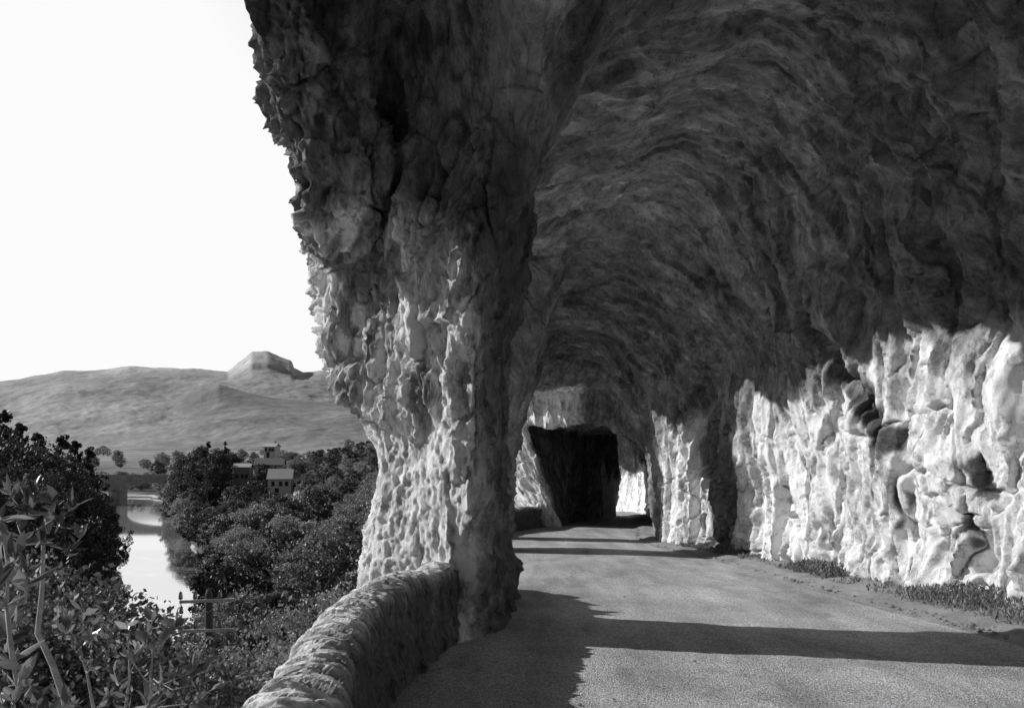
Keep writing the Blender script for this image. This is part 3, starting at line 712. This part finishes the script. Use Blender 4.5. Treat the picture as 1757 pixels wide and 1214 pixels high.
o=mesh_obj('undergrowth',V,F,M['leafmid']); tag(o,'dense leafy undergrowth covering the steep slope below the parapet','undergrowth',kind='stuff')
# individual shrubs on the near slope
tk=[];c2=0
while c2<70:
    Yb=10+34*rr.random(); px=rr.uniform(330,640); X=X_at(px,Yb)
    if X>-2.9: X=-2.9-rr.random()
    if any((X-a)**2+(Yb-b)**2<1.1 for a,b in tk): continue
    if abs(px-360)<55 and Yb<29: 
        continue
    tk.append((X,Yb)); c2+=1
    place_tree('bush%d'%rr.randrange(3),X,Yb,.55+.5*rr.random(),'shrub','small leaved shrub on the steep bank just below the parapet','shrub','shrubs below the parapet')
# ------------------------------------------------------------------ bridge
M['stone']=mat_plain('bridge_stone',.2,.9,.8,.3,.05); M['wallw']=mat_plain('lime_render',.5,.9,1.5,.12); M['wallg']=mat_plain('grey_render',.22,.9,1.5,.2); M['tile']=mat_plain('pale_roof_tiles',.42,.85,5,.25,.03); M['tiled']=mat_plain('dark_roof_tiles',.16,.85,5,.3,.03); M['hole']=mat_plain('dark_window_glass',.02,.3,3,.1)
br=empty('stone_bridge',(-141,313,-22)); tag(br,'low dark stone road bridge with flat arches crossing the river','bridge')
def bridge():
    zt=9.8; piers=[(-68,-64),(-34,-30.2),(-1.9,1.9),(30.2,34),(62,66)]   # x ranges of piers, pier at 0 stands in mid stream
    d=3.2; sp=MB()
    for i in range(len(piers)-1):
        x0=piers[i][1]; x1=piers[i+1][0]; n=24; V=[];F=[]
        for j in range(n+1):
            t=j/n; x=x0+(x1-x0)*t; za=4.6+3.3*math.sqrt(max(0,1-(2*t-1)**2))
            for y in (-d,d): V+=[(x,y,za),(x,y,zt-.9)]
        for j in range(n):
            o=j*4; F+=[(o,o+4,o+5,o+1),(o+2,o+3,o+7,o+6),(o,o+2,o+6,o+4),(o+1,o+5,o+7,o+3)]
        sp.add(V,F)
    sp.obj('arches',M['stone'],br)
    for a,b in piers:
        q=MB(); q.box(((a+b)/2,0,3.4),(b-a-.01,2*d+.1,10.9)); q.add([((a+b)/2,-d-2.0,-2),(a,-d,-2),(b,-d,-2),((a+b)/2,-d-1.6,4.8),(a,-d,4.8),(b,-d,4.8),((a+b)/2,-d,5.8)],[(0,1,4,3),(0,3,5,2),(3,4,6),(3,6,5)]); q.obj('pier',M['stone'],br)
    k=MB(); k.box((0,0,zt-.65),(150,2*d+.6,.48)); k.obj('deck',M['stone'],br)
    for y in (-d-.12,d+.12):
        k=MB(); k.box((0,y,zt+.10),(150,.3,1.0)); k.box((0,y,zt+.68),(150,.5,.16)); k.obj('parapet',M['stone'],br)
bridge()
# ------------------------------------------------------------------ houses
def house(name,label,x,y,z,L,D,hw,hr,wall,roof,rz=0,low=3):
    e=empty(name,(x,y,z),rz); tag(e,label,'house')
    w=MB(); w.add([(-L/2,-D/2,-low),(L/2,-D/2,-low),(L/2,D/2,-low),(-L/2,D/2,-low),(-L/2,-D/2,hw),(L/2,-D/2,hw),(L/2,D/2,hw),(-L/2,D/2,hw),(-L/2,0,hw+hr),(L/2,0,hw+hr)],
        [(0,1,5,4),(2,3,7,6),(1,2,6,9,5),(3,0,4,8,7),(0,3,2,1)]); wo=w.obj('wall',wall,e)
    r=MB(); o=.35; s=hr/(D/2)
    for sg in (-1,1):
        a=(-L/2-o,sg*(D/2+o),hw-o*s+.06); b=(L/2+o,sg*(D/2+o),hw-o*s+.06); c=(L/2+o,0,hw+hr+.06); d=(-L/2-o,0,hw+hr+.06)
        V=[a,b,c,d]+[(p[0],p[1],p[2]+.18) for p in (a,b,c,d)]; r.add(V,[(0,3,2,1),(4,5,6,7),(0,1,5,4),(2,3,7,6),(0,4,7,3),(1,2,6,5)])
    ro=r.obj('roof',roof,e)
    c=MB(); c.box((L*.28,D*.12,hw+hr+.35),(.6,.6,1.3)); c.box((L*.28,D*.12,hw+hr+1.05),(.75,.75,.12)); c.obj('chimney',wall,ro)
    for fx in (-.28,.05,.3):
        f=MB(); f.box((fx*L,-D/2-.02,hw*.55),(.95,.12,1.35)); fo=f.obj('window',M['wallg'],e); p=MB(); p.box((fx*L,-D/2-.06,hw*.55),(.7,.1,1.1)); p.obj('pane',M['hole'],fo)
    dr=MB(); dr.box((-L*.12,-D/2-.02,-.6),(1.1,.12,2.1)); dr.obj('door',M['hole'],e)
    f=MB(); f.box((-L/2-.02,0,hw*.6),(.12,.8,1.1)); f.obj('window',M['hole'],e)
house('small_house','small house with a pale sunlit roof, lowest on the slope',X_at(482,240),240,-12.2,6.2,6.5,3.0,2.4,M['wallw'],M['tile'],.12)
house('grey_house','tall plain grey house beside the dark clump of trees',X_at(417,256),256,-12.3,4.6,5,5.6,.9,M['wallg'],M['tile'],.1)
house('farmhouse','wide farmhouse with a dark tiled roof behind the small pale roofed house',X_at(463,275),275,-10.0,8.6,7,3.4,1.9,M['wallw'],M['tiled'],.15)
house('hilltop_house','little white house among trees on the skyline of the slope',X_at(466,320),320,-3.8,4.5,4,2.4,1.0,M['wallw'],M['tile'],-.2)
# ------------------------------------------------------------------ pale rock outcrops on the slope
def outcrop(x,y,z,sx,sy,sz,label,seed):
    bm=bmesh.new(); bmesh.ops.create_icosphere(bm,subdivisions=5,radius=1)
    P=np.array([v.co[:] for v in bm.verts]); F=[[v.index for v in f.verts] for f in bm.faces]; bm.free()
    n=fbm(P[:,0]*1.6+seed,P[:,1]*1.6,P[:,2]*1.6,4,.6,ridge=True,lin=True); P=P*(1+.38*n)[:,None]; P[:,2]=np.floor(P[:,2]*4+.3*P[:,0])/4*.5+P[:,2]*.5
    P=P*np.array([sx,sy,sz])
    o=mesh_obj('rock_outcrop',P,np.array(F),M['rock']); o.location=(x,y,z); a=o.data.attributes.new('tone','FLOAT','POINT'); a.data.foreach_set('value',np.full(len(P),.8,dtype=np.float32))
    tag(o,label,'rock')
for px,Yb,w,h,lab in [(345,205,1.9,1.0,'flat pale rock at the water edge below the dark clump of trees'),(372,206,2.6,1.6,'jumble of pale rock just right of the flat waterside rock'),(455,215,2.6,1.4,'pale rock among bushes below the small pale roofed house'),(512,205,1.6,2.4,'upright pale rock face among trees right of the houses'),(530,196,1.4,2.0,'narrow pale rock at the right end of the wooded outcrops'),(455,170,1.8,.9,'low bright rock on the slope nearest the road')]:
    X=X_at(px,Yb); g=float(ground_h([X],[Yb])[0]); outcrop(X,Yb,g+(1.2 if px>400 else .4),w,w*.8,h*1.3,lab,px*.1)
# ------------------------------------------------------------------ telegraph pole
M['oldwood']=mat_plain('tarred_wood',.035,.8,12,.4,.01); M['iron']=mat_plain('galvanised_iron',.2,.5,8,.3,0,.5); M['porc']=mat_plain('dark_glass_insulator',.04,.15,5,.2,0,.8)
pole=empty('telegraph_pole',(-10.4,30,-10.6),.08); tag(pole,'dark wooden telegraph pole with two crossarms of insulators below the parapet','telegraph pole')
q=MB(); q.tube([(0,0,-1),(0,0,3.5),(0,0,7.25),(0,0,7.42)],[.17,.15,.125,.04],14); q.obj('pole',M['oldwood'],pole)
for zc,tilt in ((7.03,.03),(6.02,.02)):
    q=MB(); V=[]; x=.93; q.box((0,-.16,zc),(2*x,.11,.095)); 
    q.V=[(v[0],v[1],v[2]+v[0]*tilt) for v in q.V]; arm=q.obj('crossarm',M['iron'],pole)
    for xx in (-.9,-.42,.42,.9):
        zz=zc+xx*tilt
        pin=MB(); pin.tube([(xx,-.16,zz+.03),(xx,-.16,zz+.12)],[.018,.018],6)
        sg=1 if xx>0 else -1
        hk=[(xx,-.16,zz-.03)]+[(xx+sg*(-.02+.13*math.sin(t)),-.16,zz-.16-.16*(1-math.cos(t))/1.0+.0) for t in np.linspace(0,math.pi,9)]
        pin.tube(hk,[.019]*len(hk),6); po=pin.obj('hook',M['iron'],arm)
        for z0 in (zz+.09,zz-.40):
            ins=MB(); ins.tube([(xx-(0 if z0>zz else sg*.02),-.16,z0+a) for a in (0,.04,.08,.13,.17,.22,.27)],[.055,.08,.062,.07,.05,.06,.015],12); ins.obj('insulator',M['porc'],arm,True)
for s in (-1,1):
    q=MB(); q.tube([(s*.45,-.13,7.0),(0,-.13,6.62)],[.014,.014],6); q.obj('brace',M['iron'],pole)
# ------------------------------------------------------------------ broad leaved saplings close to the camera
M['figleaf']=mat_leaf('broad_leaf',.17,.85,.28,.3,.8); M['twig']=mat_plain('pale_twig',.30,.8,20,.3,.003)
def leaf_geo(n,rng,C,U,size,wide=.38):
    """pointed oval leaves folded along the midrib: 3x5 vertices each"""
    R=rand_unit(n,rng); W=np.cross(U,R); W/=np.linalg.norm(W,axis=1)[:,None]; Nn=np.cross(W,U)
    ts=np.array([0,.12,.38,.7,1.0]); ws=np.array([.03,.45,1,.72,.02])*wide; V=[]
    fold=.10+.22*rng.random(n); curl=-.30+.5*rng.random(n)
    for t,wd in zip(ts,ws):
        for s in (-1,0,1):
            V.append(C+U*(size*t)[:,None]+W*(size*wd*s*.5*2*.5)[:,None]+Nn*(size*(abs(s)*fold*wd+curl*t*t*.5))[:,None])
    V=np.stack(V,1).reshape(-1,3); F=[]
    base=np.arange(n)*15
    for i in range(4):
        for j in range(2): F.append(np.stack([base+i*3+j,base+i*3+j+1,base+(i+1)*3+j+1,base+(i+1)*3+j],1))
    return V,np.concatenate(F)
def wp(px,py,Y): return Vector(((px-878)/1500*Y,Y,2+(750-py)/1500*Y))
def sapling(label,stem,tips,seed,leaf=.15,nl=11,r0=.017,mat='figleaf'):
    rng=np.random.default_rng(seed); rr=random.Random(seed)
    st=[wp(*p) for p in stem]; base=st[0].copy(); base.z=float(ground_h([base.x],[base.y])[0])-.15; base.x-=.05
    e=empty('sapling',base); tag(e,label,'sapling')
    q=MB(); pts=[base]+st; k=len(pts); q.tube([p-base for p in pts],[r0*(1.25-.8*i/(k-1)) for i in range(k)],8); q.obj('stem',M['twig'],e,True)
    Cs=[];Us=[];Ss=[]
    for t in tips:
        T=wp(*t); best=min(pts[1:],key=lambda p:(p-T).length+.8*max(0,p.z-T.z))
        mid=(best+T)/2+Vector((rr.uniform(-.05,.05),rr.uniform(-.05,.05),-.06)); q=MB(); q.tube([best-base,mid-base,T-base],[r0*.5,r0*.38,r0*.22],6); q.obj('branch',M['twig'],e,True)
        d=(T-mid).normalized()
        for j in range(nl):
            u=Vector(rng.normal(size=3)).normalized()*.95+d*.55+Vector((0,0,.35)); u.normalize()
            Cs.append(T-base+d*rr.uniform(-.14,.02)); Us.append(u); Ss.append(leaf*rr.uniform(.4,1.05))
    V,F=leaf_geo(len(Cs),rng,np.array([c[:] for c in Cs]),np.array([u[:] for u in Us]),np.array(Ss))
    mesh_obj('leaves',V,F,M[mat],e)
    return e
sapling('tall sapling with pale stem and upright leaf clusters at the left edge',[(112,1205,4.6),(90,1140,4.6),(64,1085,4.6),(72,1010,4.6),(74,930,4.65),(78,880,4.7)],[(35,835,4.8),(18,850,4.7),(60,845,4.8),(98,858,4.6),(130,868,4.6),(112,880,4.5),(85,905,4.6),(30,900,4.7),(140,920,4.7)],1,.125,13)
sapling('low sapling with large drooping leaves at the left edge',[(40,1214,4.0),(20,1120,4.0),(10,1040,4.0)],[(28,960,4.0),(5,985,3.9),(45,985,4.0),(8,1120,4.1),(15,1060,4.1),(-20,930,4.),(0,890,4.2),(20,1180,4.)],2,.17,9)
sapling('slender leafy sapling standing between the pale stem and the telegraph pole',[(160,1214,5.2),(148,1150,5.2),(128,1090,5.2)],[(109,1035,5.2),(118,1062,5.2),(140,1045,5.2),(96,1065,5.2),(158,1075,5.3),(125,1110,5.2),(170,1120,5.2),(185,1190,5.0),(105,1195,5.0)],3,.10,11,.010)
sapling('broad leaved sapling in front of the foot of the telegraph pole',[(262,1214,5.4),(258,1160,5.4),(262,1110,5.4)],[(262,1062,5.4),(300,1072,5.4),(235,1078,5.4),(280,1095,5.4),(328,1152,5.2),(375,1138,5.4),(350,1170,5.2),(300,1160,5.3),(272,1180,5.2),(225,1130,5.4),(395,1165,5.5),(340,1195,5.2),(250,1200,5.2)],4,.145,9,.010)
sapling('bare stemmed sapling with few leaves right of the pale stem',[(215,1214,6.2),(222,1160,6.2),(220,1095,6.2)],[(218,1075,6.2),(205,1100,6.2),(240,1120,6.2),(195,1150,6.2),(225,1190,6.2)],5,.12,6,.010)
sapling('dark leafy sapling in the bottom left corner',[(20,1290,3.6),(10,1230,3.6)],[(20,1200,3.6),(60,1205,3.7),(-10,1170,3.7),(35,1150,3.8),(120,1205,3.8),(80,1235,3.7)],6,.14,9,.010)
# dark shrubs massed behind the saplings
for i,(px,py,Yb,s) in enumerate([(-40,1060,8,1.),(20,1085,8,1.),(85,1100,8.5,.9),(60,1150,7.5,.8),(130,1160,8,.8),(200,1160,9,.8),(250,1170,10,.8),(300,1180,9,.7),(190,1200,8,.7),(350,1190,10,.7)]):
    p=wp(px,py,Yb); g=float(ground_h([p.x],[p.y])[0]); e=place_tree('bush%d'%(i%3),p.x,p.y,s,'dark_shrub','dark shrub massed behind the leafy saplings at lower left','shrub','dark shrubs behind the saplings',z=p.z-2.3*s)
    # stand it on the bank: a stretched stem reaches the ground
    st=MB(); st.tube([(0,0,(g-e.location.z)/s-.2),(0.05,0,0),(0,0,.8)],[.05,.04,.03],6); st.obj('stem',M['bark'],e)
# ------------------------------------------------------------------ weeds along the foot of the inner wall
rng=np.random.default_rng(9)
n=34000; Yw=8+18.5*rng.random(n)**1.1; re=np.interp(Yw,*RE); xr=np.interp(Yw,*XR); dens=fbm((Yw*1.1).astype(np.float32),Yw*0,Yw*0+.5,3)
t=rng.random(n)**.8; Xw=re+.35+(xr-re-.35)*(t*.95); hh=np.clip(.10+.35*dens+.12*t+.012*(14-Yw),.03,.5)
Zw=-.05*Yw+.02+hh*rng.random(n)**.8; keep=rng.random(n)<np.clip(.35+1.3*dens+.3*t,.05,1); Xw,Yw,Zw=Xw[keep],Yw[keep],Zw[keep]; n=len(Xw)
U=rand_unit(n,rng); U[:,2]=np.abs(U[:,2])+.9; U/=np.linalg.norm(U,axis=1)[:,None]
V,F=leaf_geo(n,rng,np.stack([Xw,Yw,Zw],1),U,.03+.09*rng.random(n)**2,.3)
M['weed']=mat_leaf('weed_leaf',.19,.6,.6,.2,.25)
o=mesh_obj('weeds',V,F,M['weed']); tag(o,'low leafy weeds growing along the foot of the sunlit rock wall','weeds',kind='stuff')

# small fallen stones and grit at the foot of the wall and along the road edge
rng=np.random.default_rng(21); V=[];F=[]
bm=bmesh.new(); bmesh.ops.create_icosphere(bm,subdivisions=1,radius=1); bv=np.array([v.co[:] for v in bm.verts]); bf=[[v.index for v in f.verts] for f in bm.faces]; bm.free()
for i in range(1500):
    y=7+30*rng.random()**1.3; r=float(np.interp(y,*RE)); x1=float(np.interp(y,*XR))
    x=r-.25+abs(rng.normal())*.30 if rng.random()<.6 else x1-.1-abs(rng.normal())*.35
    if rng.random()<.10: x=rng.uniform(-.2,r)
    s=.008+.03*rng.random()**3*(1 if x>r-.2 else .4)
    o=len(V); z=zroad(y)+.015
    V+=[(x+s*a*(1+.4*rng.random()),y+s*b*(1+.4*rng.random()),z+s*.7*c) for a,b,c in bv]; F+=[[j+o for j in f] for f in bf]
o=mesh_obj('grit',V,F,M['soil']); tag(o,'loose grit and small fallen stones scattered along the road edge','grit',kind='stuff')
# ------------------------------------------------------------------ camera, sky and sun
cam=bpy.data.cameras.new('camera'); cam.sensor_width=36; cam.lens=36*1500/1757; cam.shift_y=(750-607)/1757; cam.clip_start=.1; cam.clip_end=20000
co=bpy.data.objects.new('camera',cam); co.location=(0,0,2); co.rotation_euler=(math.pi/2,0,0); link(co); scene.camera=co
SX,SY,EL=-1.0,.28,math.radians(27)
az=math.atan2(SX,SY)     # clockwise from +Y
sd=Vector((SX,SY,0)).normalized()*math.cos(EL)+Vector((0,0,math.sin(EL)))
sl=bpy.data.lights.new('sun','SUN'); sl.energy=5; sl.angle=math.radians(.5); sl.color=(1,1,1)
so=bpy.data.objects.new('sun',sl); so.rotation_euler=sd.to_track_quat('Z','Y').to_euler(); link(so)
w=bpy.data.worlds.new('World'); scene.world=w; w.use_nodes=True; nt=w.node_tree; nt.nodes.clear()
sky=nt.nodes.new('ShaderNodeTexSky'); sky.sky_type='NISHITA'; sky.sun_disc=False; sky.sun_elevation=EL; sky.sun_rotation=az; sky.dust_density=3.0; sky.air_density=1.0
bw=nt.nodes.new('ShaderNodeRGBToBW'); bg=nt.nodes.new('ShaderNodeBackground'); bg.inputs[1].default_value=SKY*1.35
o=nt.nodes.new('ShaderNodeOutputWorld'); nt.links.new(sky.outputs[0],bw.inputs[0]); ad=nt.nodes.new('ShaderNodeMath'); ad.operation='ADD'; ad.inputs[1].default_value=.9; nt.links.new(bw.outputs[0],ad.inputs[0]); mn=nt.nodes.new('ShaderNodeMath'); mn.operation='MINIMUM'; mn.inputs[1].default_value=.97/(SKY*1.35); nt.links.new(ad.outputs[0],mn.inputs[0]); tc=nt.nodes.new('ShaderNodeTexCoord'); sp=nt.nodes.new('ShaderNodeSeparateXYZ'); nt.links.new(tc.outputs['Generated'],sp.inputs[0])
def mrange(src,a,b,c,d):
    n=nt.nodes.new('ShaderNodeMapRange'); n.interpolation_type='SMOOTHSTEP'; nt.links.new(src,n.inputs[0])
    for i,x in enumerate((a,b,c,d)): n.inputs[i+1].default_value=x
    return n.outputs[0]
def mul(a,b):
    n=nt.nodes.new('ShaderNodeMath'); n.operation='MULTIPLY'; nt.links.new(a,n.inputs[0]); nt.links.new(b,n.inputs[1]); return n.outputs[0]
# sky kept white low over the valley, dimmed overhead and behind to cut ambient fill
nt.links.new(mul(mul(mn.outputs[0],mrange(sp.outputs[2],.42,.75,1,.28)),mrange(sp.outputs[1],-.1,.55,.30,1)),bg.inputs[0]); nt.links.new(bg.outputs[0],o.inputs[0])
scene.view_settings.view_transform='Standard'; scene.view_settings.look='None'; scene.view_settings.exposure=0
scene.cycles.max_bounces=6; scene.cycles.diffuse_bounces=4; scene.cycles.transparent_max_bounces=8
scene.cycles.use_denoising=True
